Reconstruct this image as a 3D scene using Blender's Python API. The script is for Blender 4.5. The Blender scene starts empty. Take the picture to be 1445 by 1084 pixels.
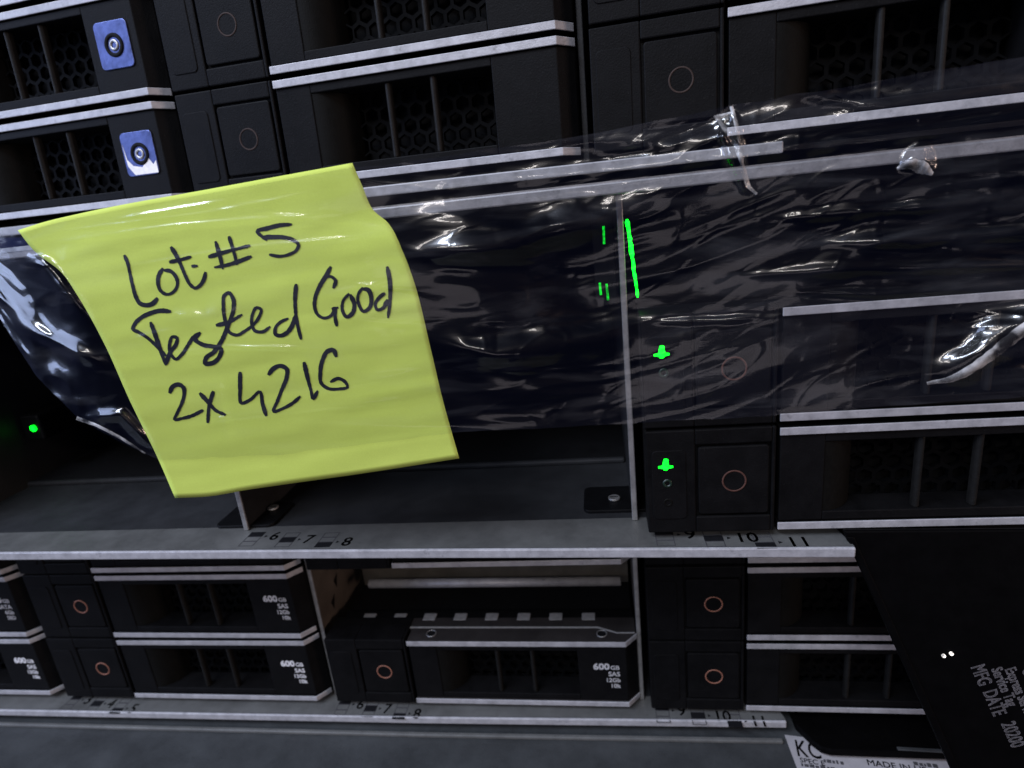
import bpy, bmesh, math, random
import numpy as np
from mathutils import Matrix, Vector, Euler

random.seed(7)
rng = np.random.RandomState(11)
S = 0.001                                   # everything below is written in millimetres
scene = bpy.context.scene
COL = scene.collection

# ------------------------------------------------------------------ camera
CAM = np.array([301.2516, -136.4118, 0.3740])
FOC = 850.2444                               # focal length in pixels of the 1445 px wide photograph
RIGHT = np.array([0.98638, 0.128466, -0.102712])
DOWN = np.array([-0.060737, -0.295845, -0.953303])
FWD = np.array([-0.152854, 0.946558, -0.284013])
cd = bpy.data.cameras.new('camera')
cam = bpy.data.objects.new('camera', cd)
COL.objects.link(cam)
cd.sensor_fit = 'HORIZONTAL'; cd.sensor_width = 36.0; cd.lens = FOC / 1445 * 36.0
cd.clip_start = 0.005; cd.clip_end = 50
cam.matrix_world = Matrix(((RIGHT[0], -DOWN[0], -FWD[0], CAM[0]*S), (RIGHT[1], -DOWN[1], -FWD[1], CAM[1]*S),
                           (RIGHT[2], -DOWN[2], -FWD[2], CAM[2]*S), (0, 0, 0, 1)))
cd.dof.use_dof = True; cd.dof.focus_distance = 0.140; cd.dof.aperture_fstop = 18
scene.camera = cam

# ------------------------------------------------------------------ room light and added panels
w = bpy.data.worlds.new('World'); scene.world = w; w.use_nodes = True
bg = w.node_tree.nodes['Background']
bg.inputs['Color'].default_value = (0.22, 0.30, 1.0, 1); bg.inputs['Strength'].default_value = 0.052

def area(name, loc, target, size, size_y, power, color):
    l = bpy.data.lights.new(name, 'AREA'); l.shape = 'RECTANGLE'; l.size = size; l.size_y = size_y
    l.energy = power; l.color = color
    o = bpy.data.objects.new(name, l); COL.objects.link(o); o.location = loc
    o.rotation_euler = (Vector(target) - Vector(loc)).to_track_quat('-Z', 'Y').to_euler()
    return o
AIM = (0.27, 0.0, -0.06)
area('ceiling_tube_light', (-0.16, -0.55, 0.80), AIM, 0.9, 0.12, 16.5, (0.74, 0.82, 1.0))
area('ceiling_tube_light', (0.10, -1.70, 0.95), AIM, 1.3, 0.16, 9.5, (1.0, 0.93, 0.90))
area('added_blue_light', (-0.55, -0.34, 0.22), AIM, 0.4, 0.6, 4.6, (0.52, 0.64, 1.0))  # blue panel added at left so the light falls off to the right
area('warm_wall_lamp', (1.40, -0.50, 0.06), AIM, 0.30, 0.25, 3.4, (1.0, 0.72, 0.60))
area('added_reflection_panel', (0.30, -1.60, -0.55), AIM, 1.3, 0.45, 0.95, (0.95, 0.86, 0.92))  # unseen dim panel added to give grey reflection patches in the tape

vs = scene.view_settings
vs.view_transform = 'Standard'; vs.look = 'None'; vs.exposure = 0.0; vs.gamma = 1.0; vs.use_curve_mapping = False

# ------------------------------------------------------------------ materials
def newmat(name):
    m = bpy.data.materials.new(name); m.use_nodes = True
    nt = m.node_tree
    return m, nt, nt.nodes['Principled BSDF']

def solid(name, col, rough=0.5, metal=0.0, var=0.25, scale=400, bump=0.15, bscale=1500, spec=0.5, stretch=(1, 1, 1), rvar=0.12, dust=0.0, nicks=0.0):
    """plain surface with mottled colour, uneven gloss and fine relief"""
    m, nt, b = newmat(name); N = nt.nodes; L = nt.links
    tc = N.new('ShaderNodeTexCoord'); mp = N.new('ShaderNodeMapping')
    mp.inputs['Scale'].default_value = stretch
    oi = N.new('ShaderNodeObjectInfo'); ad = N.new('ShaderNodeVectorMath'); ad.operation = 'ADD'
    L.new(tc.outputs['Object'], ad.inputs[0]); L.new(oi.outputs['Random'], ad.inputs[1]); L.new(ad.outputs[0], mp.inputs['Vector'])
    n1 = N.new('ShaderNodeTexNoise'); n1.inputs['Scale'].default_value = scale; n1.inputs['Detail'].default_value = 8; n1.inputs['Roughness'].default_value = 0.7
    L.new(mp.outputs[0], n1.inputs['Vector'])
    mx = N.new('ShaderNodeMix'); mx.data_type = 'RGBA'
    c = np.array(col)
    mx.inputs[6].default_value = (*np.clip(c*(1-var), 0, 1), 1); mx.inputs[7].default_value = (*np.clip(c*(1+var), 0, 1), 1)
    rp = N.new('ShaderNodeMapRange'); rp.inputs[1].default_value = 0.3; rp.inputs[2].default_value = 0.7
    L.new(n1.outputs['Fac'], rp.inputs[0]); L.new(rp.outputs[0], mx.inputs[0])
    out = mx.outputs[2]
    if dust > 0:                              # pale specks of dust
        nd = N.new('ShaderNodeTexNoise'); nd.inputs['Scale'].default_value = 2600; nd.inputs['Detail'].default_value = 3
        L.new(mp.outputs[0], nd.inputs['Vector'])
        rd = N.new('ShaderNodeMapRange'); rd.inputs[1].default_value = 0.66; rd.inputs[2].default_value = 0.78; rd.inputs[4].default_value = dust
        L.new(nd.outputs['Fac'], rd.inputs[0])
        m2 = N.new('ShaderNodeMix'); m2.data_type = 'RGBA'; m2.inputs[7].default_value = (0.35, 0.34, 0.33, 1)
        L.new(rd.outputs[0], m2.inputs[0]); L.new(out, m2.inputs[6]); out = m2.outputs[2]
    if nicks > 0:                             # scuffs and chips that show the dark metal
        nn_ = N.new('ShaderNodeTexNoise'); nn_.inputs['Scale'].default_value = 420; nn_.inputs['Detail'].default_value = 7; nn_.inputs['Roughness'].default_value = 0.75
        L.new(mp.outputs[0], nn_.inputs['Vector'])
        rn = N.new('ShaderNodeMapRange'); rn.inputs[1].default_value = 0.57; rn.inputs[2].default_value = 0.68; rn.inputs[4].default_value = nicks
        L.new(nn_.outputs['Fac'], rn.inputs[0])
        m3 = N.new('ShaderNodeMix'); m3.data_type = 'RGBA'; m3.inputs[7].default_value = (*(c*0.35), 1)
        L.new(rn.outputs[0], m3.inputs[0]); L.new(out, m3.inputs[6]); out = m3.outputs[2]
    L.new(out, b.inputs['Base Color'])
    rr = N.new('ShaderNodeMapRange'); rr.inputs[3].default_value = max(0.03, rough-rvar); rr.inputs[4].default_value = min(1, rough+rvar)
    L.new(n1.outputs['Fac'], rr.inputs[0]); L.new(rr.outputs[0], b.inputs['Roughness'])
    b.inputs['Metallic'].default_value = metal
    b.inputs['Specular IOR Level'].default_value = spec
    if bump > 0:
        n2 = N.new('ShaderNodeTexNoise'); n2.inputs['Scale'].default_value = bscale; n2.inputs['Detail'].default_value = 4
        L.new(mp.outputs[0], n2.inputs['Vector'])
        bp = N.new('ShaderNodeBump'); bp.inputs['Strength'].default_value = bump; bp.inputs['Distance'].default_value = 0.0002
        L.new(n2.outputs['Fac'], bp.inputs['Height']); L.new(bp.outputs[0], b.inputs['Normal'])
    return m

def emitter(name, col, strength):
    m, nt, b = newmat(name)
    b.inputs['Base Color'].default_value = (*[c*0.3 for c in col], 1)
    b.inputs['Emission Color'].default_value = (*col, 1)
    n = nt.nodes.new('ShaderNodeTexNoise'); n.inputs['Scale'].default_value = 1100; n.inputs['Detail'].default_value = 3
    tc = nt.nodes.new('ShaderNodeTexCoord'); nt.links.new(tc.outputs['Object'], n.inputs['Vector'])
    mr = nt.nodes.new('ShaderNodeMapRange'); mr.inputs[1].default_value = 0.32; mr.inputs[2].default_value = 0.68
    mr.inputs[3].default_value = strength*0.12; mr.inputs[4].default_value = strength*1.7
    nt.links.new(n.outputs['Fac'], mr.inputs[0]); nt.links.new(mr.outputs[0], b.inputs['Emission Strength'])
    return m

MAT = {
    'plastic': solid('black_textured_plastic', (0.0037, 0.0035, 0.0037), 0.55, 0, 0.4, 120, 0.35, 2600, spec=0.07, dust=0.035),
    'plastic2': solid('black_smooth_plastic', (0.003, 0.003, 0.0034), 0.5, 0, 0.3, 300, 0.2, 2200, spec=0.12, dust=0.02),
    'void': solid('matt_black_steel', (0.003, 0.003, 0.0035), 0.8, 0, 0.3, 200, 0.1, spec=0.15),
    'bar': solid('worn_grey_plastic', (0.0075, 0.007, 0.0064), 0.5, 0, 0.3, 500, 0.3, 2200, spec=0.12),
    'scoop': solid('olive_grey_plastic', (0.0040, 0.0037, 0.0032), 0.6, 0, 0.25, 500, 0.3, 2600, spec=0.06),
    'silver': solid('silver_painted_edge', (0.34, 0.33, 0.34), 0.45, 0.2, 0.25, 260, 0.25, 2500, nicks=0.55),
    'steel': solid('galvanised_steel', (0.34, 0.33, 0.32), 0.38, 0.75, 0.3, 260, 0.2, 900),
    'wall': solid('dull_divider_steel', (0.075, 0.066, 0.055), 0.5, 0.2, 0.3, 120, 0.2, 900),
    'floor': solid('dull_tray_steel', (0.098, 0.097, 0.092), 0.5, 0.2, 0.3, 60, 0.2, 1800, dust=0.2, nicks=0.3),
    'lid': solid('dark_grey_painted_lid', (0.034, 0.036, 0.037), 0.5, 0.1, 0.35, 45, 0.3, 1700, dust=0.10, nicks=0.3),
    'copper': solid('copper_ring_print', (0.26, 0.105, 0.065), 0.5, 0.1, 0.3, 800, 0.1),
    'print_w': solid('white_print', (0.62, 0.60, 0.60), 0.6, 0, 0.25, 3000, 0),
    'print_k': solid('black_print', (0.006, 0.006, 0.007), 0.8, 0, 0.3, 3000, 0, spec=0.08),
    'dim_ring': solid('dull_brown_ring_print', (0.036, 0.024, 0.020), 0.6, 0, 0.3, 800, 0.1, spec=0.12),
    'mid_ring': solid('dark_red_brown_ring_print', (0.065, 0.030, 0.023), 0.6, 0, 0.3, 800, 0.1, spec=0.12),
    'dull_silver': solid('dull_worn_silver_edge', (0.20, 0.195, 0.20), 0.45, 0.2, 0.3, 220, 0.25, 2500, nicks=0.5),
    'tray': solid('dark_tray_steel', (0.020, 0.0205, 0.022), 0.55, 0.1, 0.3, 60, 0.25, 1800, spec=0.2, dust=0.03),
    'print_g': solid('grey_print', (0.28, 0.27, 0.27), 0.6, 0, 0.3, 3000, 0),
    'ink': solid('felt_pen_ink', (0.010, 0.010, 0.016), 0.42, 0, 0.4, 1500, 0),
    'foil': solid('blue_metal_foil', (0.065, 0.085, 0.21), 0.38, 0.7, 0.35, 250, 0.5, 500),
    'pale_foil': solid('pale_bare_foil', (0.70, 0.66, 0.62), 0.4, 0.1, 0.2, 400, 0.4, 700),
    'sticker': solid('white_vinyl_sticker', (0.28, 0.265, 0.27), 0.5, 0, 0.08, 300, 0.1),
    'tag': solid('black_glossy_tag_plastic', (0.0012, 0.0011, 0.0012), 0.5, 0, 0.3, 200, 0.1, spec=0.04),
    'tag_print': solid('dull_grey_print', (0.13, 0.12, 0.125), 0.7, 0, 0.45, 1800, 0),
    'hex': solid('black_grille_steel', (0.0018, 0.0018, 0.002), 0.6, 0, 0.3, 300, 0.1, spec=0.04),
    'print_soft': solid('faded_black_print', (0.05, 0.048, 0.05), 0.7, 0, 0.3, 3000, 0, spec=0.1),
    'tan_wall': solid('tan_divider_steel', (0.095, 0.080, 0.066), 0.5, 0.2, 0.3, 120, 0.2, 900),
    'lid_metal': solid('brown_grey_lid_steel', (0.030, 0.026, 0.025), 0.45, 0.3, 0.3, 150, 0.2, 1500, dust=0.1, nicks=0.4),
    'green': emitter('green_led', (0.0006, 1.0, 0.013), 6.0),
    'green_reflection': emitter('glowing_green_reflection', (0.002, 0.75, 0.03), 0.8),
    'led_off': solid('unlit_green_lens', (0.004, 0.016, 0.008), 0.4, 0, 0.2, 600, 0),
    'white_emit': emitter('white_emissive', (1.0, 0.93, 0.85), 2.0),
    'pad': solid('bare_contact_metal', (0.40, 0.39, 0.38), 0.45, 0.5, 0.25, 700, 0.2),
}

def note_material():
    m, nt, b = newmat('yellow_green_note_paper'); N = nt.nodes; L = nt.links
    tc = N.new('ShaderNodeTexCoord')
    n1 = N.new('ShaderNodeTexNoise'); n1.inputs['Scale'].default_value = 55; n1.inputs['Detail'].default_value = 6
    n2 = N.new('ShaderNodeTexNoise'); n2.inputs['Scale'].default_value = 3500; n2.inputs['Detail'].default_value = 4
    L.new(tc.outputs['Object'], n1.inputs['Vector']); L.new(tc.outputs['Object'], n2.inputs['Vector'])
    mx = N.new('ShaderNodeMix'); mx.data_type = 'RGBA'
    mx.inputs[6].default_value = (0.50, 0.60, 0.10, 1); mx.inputs[7].default_value = (0.59, 0.69, 0.135, 1)
    L.new(n1.outputs['Fac'], mx.inputs[0])
    m2 = N.new('ShaderNodeMix'); m2.data_type = 'RGBA'; m2.blend_type = 'MULTIPLY'; m2.inputs[0].default_value = 0.25
    L.new(mx.outputs[2], m2.inputs[6]); L.new(n2.outputs['Color'], m2.inputs[7])
    hs = N.new('ShaderNodeMix'); hs.data_type = 'RGBA'; hs.inputs[0].default_value = 0.12
    L.new(mx.outputs[2], hs.inputs[6])
    g = N.new('ShaderNodeMath'); g.operation = 'MULTIPLY_ADD'; g.inputs[1].default_value = 0.16; g.inputs[2].default_value = 0.92
    L.new(n2.outputs['Fac'], g.inputs[0])
    vm = N.new('ShaderNodeVectorMath'); vm.operation = 'SCALE'
    L.new(mx.outputs[2], vm.inputs[0]); L.new(g.outputs[0], vm.inputs['Scale'])
    L.new(vm.outputs[0], b.inputs['Base Color'])
    b.inputs['Roughness'].default_value = 0.85; b.inputs['Specular IOR Level'].default_value = 0.2
    bp = N.new('ShaderNodeBump'); bp.inputs['Strength'].default_value = 0.25; bp.inputs['Distance'].default_value = 0.0001
    L.new(n2.outputs['Fac'], bp.inputs['Height']); L.new(bp.outputs[0], b.inputs['Normal'])
    return m
MAT['note'] = note_material()

def film_material():
    """thin clear tape: see-through, mirror-like by angle, faint scuffs"""
    m = bpy.data.materials.new('clear_packing_tape'); m.use_nodes = True
    nt = m.node_tree; N = nt.nodes; L = nt.links; N.clear()
    out = N.new('ShaderNodeOutputMaterial')
    tr = N.new('ShaderNodeBsdfTransparent'); tr.inputs['Color'].default_value = (0.99, 0.99, 0.99, 1)
    gl = N.new('ShaderNodeBsdfGlossy'); gl.inputs['Color'].default_value = (1, 1, 1, 1); gl.inputs['Roughness'].default_value = 0.06
    df = N.new('ShaderNodeBsdfDiffuse'); df.inputs['Color'].default_value = (0.75, 0.75, 0.78, 1)
    lw = N.new('ShaderNodeLayerWeight'); lw.inputs['Blend'].default_value = 0.5
    pw = N.new('ShaderNodeMath'); pw.operation = 'POWER'; pw.inputs[1].default_value = 4.0
    L.new(lw.outputs['Facing'], pw.inputs[0])
    fm = N.new('ShaderNodeMath'); fm.operation = 'MULTIPLY_ADD'; fm.inputs[1].default_value = 0.7; fm.inputs[2].default_value = 0.075; fm.use_clamp = True
    L.new(pw.outputs[0], fm.inputs[0])
    tc = N.new('ShaderNodeTexCoord'); mp = N.new('ShaderNodeMapping'); mp.inputs['Scale'].default_value = (1, 1, 5)
    mp.inputs['Rotation'].default_value = (0, math.radians(6), 0)
    L.new(tc.outputs['Object'], mp.inputs['Vector'])
    n = N.new('ShaderNodeTexNoise'); n.inputs['Scale'].default_value = 40; n.inputs['Detail'].default_value = 5; n.inputs['Roughness'].default_value = 0.55
    n.inputs['Distortion'].default_value = 0.6
    L.new(mp.outputs[0], n.inputs['Vector'])
    bp = N.new('ShaderNodeBump'); bp.inputs['Strength'].default_value = 0.15; bp.inputs['Distance'].default_value = 0.0006
    L.new(n.outputs['Fac'], bp.inputs['Height'])
    gr = N.new('ShaderNodeBsdfGlossy'); gr.inputs['Color'].default_value = (1, 1, 1, 1); gr.inputs['Roughness'].default_value = 0.24
    gm = N.new('ShaderNodeMixShader'); gm.inputs[0].default_value = 0.55
    L.new(bp.outputs[0], gr.inputs['Normal']); L.new(gl.outputs[0], gm.inputs[1]); L.new(gr.outputs[0], gm.inputs[2])
    L.new(bp.outputs[0], gl.inputs['Normal'])
    sc = N.new('ShaderNodeMapRange'); sc.inputs[1].default_value = 0.50; sc.inputs[2].default_value = 0.80; sc.inputs[3].default_value = 0.0; sc.inputs[4].default_value = 0.03
    L.new(n.outputs['Fac'], sc.inputs[0])
    m1 = N.new('ShaderNodeMixShader'); L.new(sc.outputs[0], m1.inputs[0]); L.new(tr.outputs[0], m1.inputs[1]); L.new(df.outputs[0], m1.inputs[2])
    m2 = N.new('ShaderNodeMixShader')
    L.new(fm.outputs[0], m2.inputs[0])
    L.new(m1.outputs[0], m2.inputs[1]); L.new(gm.outputs[0], m2.inputs[2]); L.new(m2.outputs[0], out.inputs['Surface'])
    return m
MAT['film'] = film_material()

# ------------------------------------------------------------------ mesh helpers (millimetres)
class MB:
    def __init__(self): self.v = []; self.f = []
    def add(self, vs, fs):
        o = len(self.v); self.v += [tuple(map(float, a)) for a in vs]; self.f += [tuple(i+o for i in f) for f in fs]; return self
    def box(self, x0, x1, y0, y1, z0, z1):
        return self.add([(x0,y0,z0),(x1,y0,z0),(x1,y1,z0),(x0,y1,z0),(x0,y0,z1),(x1,y0,z1),(x1,y1,z1),(x0,y1,z1)],
                        [(0,3,2,1),(4,5,6,7),(0,1,5,4),(1,2,6,5),(2,3,7,6),(3,0,4,7)])
    def prism(self, poly, z0, z1):            # polygon in x,y (counter-clockwise seen from above)
        n = len(poly)
        vs = [(x, y, z0) for x, y in poly] + [(x, y, z1) for x, y in poly]
        return self.add(vs, [tuple(range(n-1, -1, -1)), tuple(range(n, 2*n))] + [(i, (i+1) % n, n+(i+1) % n, n+i) for i in range(n)])
    def prism_y(self, poly, y0, y1):          # polygon in x,z (counter-clockwise seen from the front)
        n = len(poly)
        vs = [(x, y0, z) for x, z in poly] + [(x, y1, z) for x, z in poly]
        return self.add(vs, [tuple(range(n)), tuple(range(2*n-1, n-1, -1))] + [((i+1) % n, i, n+i, n+(i+1) % n) for i in range(n)])
    def torus_y(self, cx, cy, cz, R, r, n=28, k=8):   # ring lying in the x,z plane
        vs = []; fs = []
        for i in range(n):
            a = 2*math.pi*i/n
            for j in range(k):
                b = 2*math.pi*j/k
                rr = R + r*math.cos(b); vs.append((cx+rr*math.cos(a), cy+r*0.6*math.sin(b), cz+rr*math.sin(a)))
        for i in range(n):
            for j in range(k):
                fs.append((i*k+j, ((i+1) % n)*k+j, ((i+1) % n)*k+(j+1) % k, i*k+(j+1) % k))
        return self.add(vs, fs)
    def disc_z(self, cx, cy, z0, z1, r, n=20):
        return self.prism([(cx+r*math.cos(2*math.pi*i/n), cy+r*math.sin(2*math.pi*i/n)) for i in range(n)], z0, z1)
    def ring_z(self, cx, cy, z, R, r, n=24, k=6):
        vs = []; fs = []
        for i in range(n):
            a = 2*math.pi*i/n
            for j in range(k):
                b = 2*math.pi*j/k; rr = R+r*math.cos(b); vs.append((cx+rr*math.cos(a), cy+rr*math.sin(a), z+r*math.sin(b)))
        for i in range(n):
            for j in range(k):
                fs.append((i*k+j, ((i+1) % n)*k+j, ((i+1) % n)*k+(j+1) % k, i*k+(j+1) % k))
        return self.add(vs, fs)
    def tube(self, a, b, r, n=12):
        a = Vector(a); b = Vector(b); d = (b-a).normalized()
        u = d.orthogonal().normalized(); v = d.cross(u)
        vs = []
        for p in (a, b):
            for i in range(n):
                t = 2*math.pi*i/n; vs.append(tuple(p + (u*math.cos(t)+v*math.sin(t))*r))
        return self.add(vs, [tuple(range(n-1, -1, -1)), tuple(range(n, 2*n))] + [(i, (i+1) % n, n+(i+1) % n, n+i) for i in range(n)])
    def mesh(self, name, mat, smooth=False):
        me = bpy.data.meshes.new(name)
        me.from_pydata([(x*S, y*S, z*S) for x, y, z in self.v], [], self.f); me.update()
        me.materials.append(MAT[mat])
        if smooth:
            for p in me.polygons: p.use_smooth = True
        return me

def rrect(x0, x1, z0, z1, r, n=4):            # rounded rectangle, counter-clockwise
    pts = []
    for cx, cz, a0 in ((x1-r, z1-r, 0), (x0+r, z1-r, 90), (x0+r, z0+r, 180), (x1-r, z0+r, 270)):
        for i in range(n+1):
            a = math.radians(a0 + 90*i/n); pts.append((cx+r*math.cos(a), cz+r*math.sin(a)))
    return pts

def link(name, me, parent=None, bevel=0.0):
    o = bpy.data.objects.new(name, me); COL.objects.link(o); o.parent = parent
    if bevel:
        b = o.modifiers.new('bevel', 'BEVEL'); b.width = bevel*S; b.segments = 2; b.limit_method = 'ANGLE'; b.angle_limit = math.radians(40)
    return o
def tag(o, label, cat, group=None):
    o['label'] = label; o['category'] = cat
    if group: o['group'] = group
    return o
def empty(name, loc, rot=(0, 0, 0)):
    o = bpy.data.objects.new(name, None); COL.objects.link(o); o.empty_display_size = 0.01
    o.location = [c*S for c in loc]; o.rotation_euler = rot
    return o

_font = {}
def text_mesh(txt):
    """flat outline of a line of text, height-1 letters, as (verts, faces, width)"""
    if txt not in _font:
        cu = bpy.data.curves.new('text', 'FONT'); cu.body = txt; cu.size = 1.0; cu.resolution_u = 3
        ob = bpy.data.objects.new('text', cu); COL.objects.link(ob)
        dg = bpy.context.evaluated_depsgraph_get(); dg.update()
        me = bpy.data.meshes.new_from_object(ob.evaluated_get(dg))
        vs = [(v.co.x, v.co.y) for v in me.vertices]; fs = [tuple(p.vertices) for p in me.polygons]
        bpy.data.objects.remove(ob); bpy.data.curves.remove(cu); bpy.data.meshes.remove(me)
        _font[txt] = (vs, fs, max(v[0] for v in vs))
    return _font[txt]
def add_text(mb, txt, h, place, align='L', xs=1.0, bold=0.0):
    vs, fs, wd = text_mesh(txt); k = h/0.7
    dx = {'L': 0, 'R': -wd, 'C': -wd/2}[align]
    for o in ((0, 0), (bold, 0), (0, bold), (bold, bold)) if bold else ((0, 0),):
        mb.add([place((x+dx)*k*xs+o[0], y*k+o[1]) for x, y in vs], fs)

# pixel of the photograph -> point in the place at a given depth (used to lay the hand-made things out in 3D)
def ray(u, v): return RIGHT*((u-722.5)/FOC) + DOWN*((v-542)/FOC) + FWD
def aty(u, v, y): d = ray(u, v); return CAM + d*((y-CAM[1])/d[1])
def atz(u, v, z): d = ray(u, v); return CAM + d*((z-CAM[2])/d[2])

# ------------------------------------------------------------------ servers: frames of reference
PITCH = 113.496; ROW = 28.0; HGT = 24.55; LEN = 75.3
E_TOP = Euler((-0.0320, 0.0087, -0.0815)); O_TOP = np.array([-6.5327, 25.8727, 92.2460])
piv = Vector((280, 0, 0)); L_TOP = Vector(O_TOP) + piv - E_TOP.to_matrix() @ piv
FRAME = {'top': (L_TOP, E_TOP, PITCH-0.139), 'mid': (Vector((0, 0, 0)), Euler((0, 0, 0)), PITCH), 'low': (Vector((0.328, 30.301, -85.640)), Euler((0, 0, 0)), PITCH)}

def chassis(key, name, label, lip_poly, div_y, div_cols, div_z0=1.5):
    loc, eul, P = FRAME[key]
    t = tag(empty(name, loc, eul), label, 'server')
    # tray floor with its folded front lip
    xs0, xs1 = lip_poly[0][0], lip_poly[-1][0]
    floor = [(x, y+0.9) for x, y in lip_poly] + [(xs1-2.0, 12), (470, 12.0), (470, 170), (xs0, 170)]
    link('tray_floor', MB().prism(floor, -85.2, -84.0).mesh('tray_floor', 'tray'), t)
    ly = [(x, y+1.05) for x, y in lip_poly]
    link('label_strip', MB().prism(ly + [(xs1-2.5, div_y+1.5), (xs0, div_y+3.0)], -84.0+0.004, -83.96).mesh('label_strip', 'floor'), t)
    lip = list(lip_poly) + [(x, y+1.0) for x, y in reversed(lip_poly)]
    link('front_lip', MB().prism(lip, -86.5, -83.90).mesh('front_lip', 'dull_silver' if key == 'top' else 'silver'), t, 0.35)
    if key != 'low': link('top_panel', MB().box(xs0, 470, -0.6, 170, 1.9, 3.0).mesh('top_panel', 'steel'), t)
    link('backplane', MB().box(xs0, 470, 165, 168, -84, 2).mesh('backplane', 'void'), t)
    link('side_wall', MB().box(430, 431.2, 2, 165, -83.9, 1.8).mesh('side_wall', 'tray'), t)
    for c in div_cols:
        x = 306.9 - (3-c)*P
        link('bay_divider', MB().box(x-0.55, x+0.55, div_y+0.8, 160, -84, div_z0).mesh('bay_divider', 'tan_wall' if key == 'low' else 'tray'), t)
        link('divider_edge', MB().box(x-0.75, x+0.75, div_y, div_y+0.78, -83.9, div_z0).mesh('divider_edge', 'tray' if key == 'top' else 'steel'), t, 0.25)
    return t

top = chassis('top', 'storage_server', 'topmost storage server, turned slightly askew, above the taped note', [(90, -1.5), (352, -1.5)], 8, (1, 2, 3))
mid = chassis('mid', 'storage_server', 'middle storage server with mostly empty drive bays behind the yellow note',
              [(40, 2.0), (130, 0.4), (250, -2.2), (356.4, -5.0)], 10, (1, 2, 3))
low = chassis('low', 'storage_server', 'lowest storage server with rows of 600 GB drives under the middle one',
              [(0, -6.0), (60, -5.4), (230, -4.0), (352.5, -2.0)], 6, (0, 1, 2, 3))
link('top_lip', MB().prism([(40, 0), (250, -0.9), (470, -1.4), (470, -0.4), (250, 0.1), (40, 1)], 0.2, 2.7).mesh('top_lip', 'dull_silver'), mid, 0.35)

# slot numbers printed on the tray lips
def slot_print(t, icons, z, txts, shear=0.0):
    mk = MB(); mg = MB(); mb_ = MB()
    for k, ((x, y), s, (tx, ty)) in enumerate(zip(icons, txts, [(i[0]+6.6, i[1]-0.4-0.9*j) for j, i in enumerate(icons)])):
        ww, hh = 4.6, 7.6
        for r in range(3):
            y0 = y + hh/2 - (r+1)*hh/3
            if r == k: mk.box(x-ww/2, x+ww/2, y0, y0+hh/3, z, z+0.03)
            else:
                mg.box(x-ww/2, x+ww/2, y0, y0+0.28, z, z+0.03); mg.box(x-ww/2, x+ww/2, y0+hh/3-0.28, y0+hh/3, z, z+0.03)
                mg.box(x-ww/2, x-ww/2+0.28, y0, y0+hh/3, z, z+0.028); mg.box(x+ww/2-0.28, x+ww/2, y0, y0+hh/3, z, z+0.028)
        ty = y + (1-k)*1.3
        mb_.add([(x+3.2, ty-0.6, z+.03), (x+4.2, ty, z+.03), (x+3.2, ty+0.6, z+.03)], [(0, 1, 2)])
        add_text(mb_, s, 4.2, lambda a, b: (x+4.9+a, ty-2.0+b, z+0.03), bold=0.12, xs=0.95)
    link('slot_icon_filled', mk.mesh('slot_icon', 'print_k'), t)
    link('slot_icon_outline', mg.mesh('slot_icon', 'print_soft'), t)
    link('slot_numbers', mb_.mesh('slot_numbers', 'print_k'), t)
def spots(px, z, off): return [tuple((atz(u, v, z+off[2]) - off)[:2]) for u, v in px]
Z0 = np.zeros(3); OL = np.array([0.328, 30.301, -85.640])
slot_print(mid, spots([(356, 761), (406, 762), (462, 762)], -84, Z0), -83.95, '678')
slot_print(mid, spots([(938, 759), (1007, 760), (1077, 762)], -84, Z0), -83.95, ('9', '10', '11'))
slot_print(low, spots([(102, 991), (137, 993), (171, 996)], -84, OL), -83.95, '345')
slot_print(low, spots([(484, 998), (523, 1000), (566, 1003)], -84, OL), -83.95, '678')
slot_print(low, spots([(935, 1007), (985, 1010), (1035, 1013)], -84, OL), -83.95, ('9', '10', '11'))

# divider feet, screws and the cross rail on the middle tray
for (bx, by, sx, sy) in ((atz(345, 735, -84)[0], 14, *atz(387, 722, -84)[:2]), (atz(880, 722, -84)[0]-4, 17, *atz(867, 709, -84)[:2])):
    link('divider_foot', MB().prism(rrect(bx-7, bx+12, by-2.5, by+12, 2), -83.95, -83.0).mesh('divider_foot', 'plastic2'), mid, 0.2)
    s = link('screw', MB().disc_z(sx, sy, -83.0, -82.2, 1.7).mesh('screw', 'steel'), mid, 0.3)
    link('screw_slot', MB().box(sx-1.1, sx+1.1, sy-0.2, sy+0.2, -82.2, -82.15).mesh('screw_slot', 'void'), s)
link('cross_rail', MB().box(40, 306, 47, 49, -84, -82.2).mesh('cross_rail', 'tray'), mid, 0.6)
link('bay_rear_shroud', MB().box(40, 470, 49.2, 160, -84, -82.4).mesh('bay_rear_shroud', 'void'), mid)

def pipe():
    b = MB(); n = 26; P0 = np.array((308.55, 10.5, -5.6)); P1 = np.array((310.2, 10.5, -24.0)); vs = []
    for i in range(n):
        q = P0+(P1-P0)*i/(n-1); rad = (0.52-0.20*i/(n-1))*random.uniform(0.75, 1.2)*(0.4 if i in (0, n-1) else 1); q = q + np.array((random.uniform(-.07, .07), 0, 0))
        vs += [q + np.array((rad*math.cos(a), rad*math.sin(a), 0)) for a in np.linspace(0, 2*math.pi, 9)[:-1]]
    return b.add(vs, [(i*8+k, i*8+(k+1) % 8, (i+1)*8+(k+1) % 8, (i+1)*8+k) for i in range(n-1) for k in range(8)])
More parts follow.
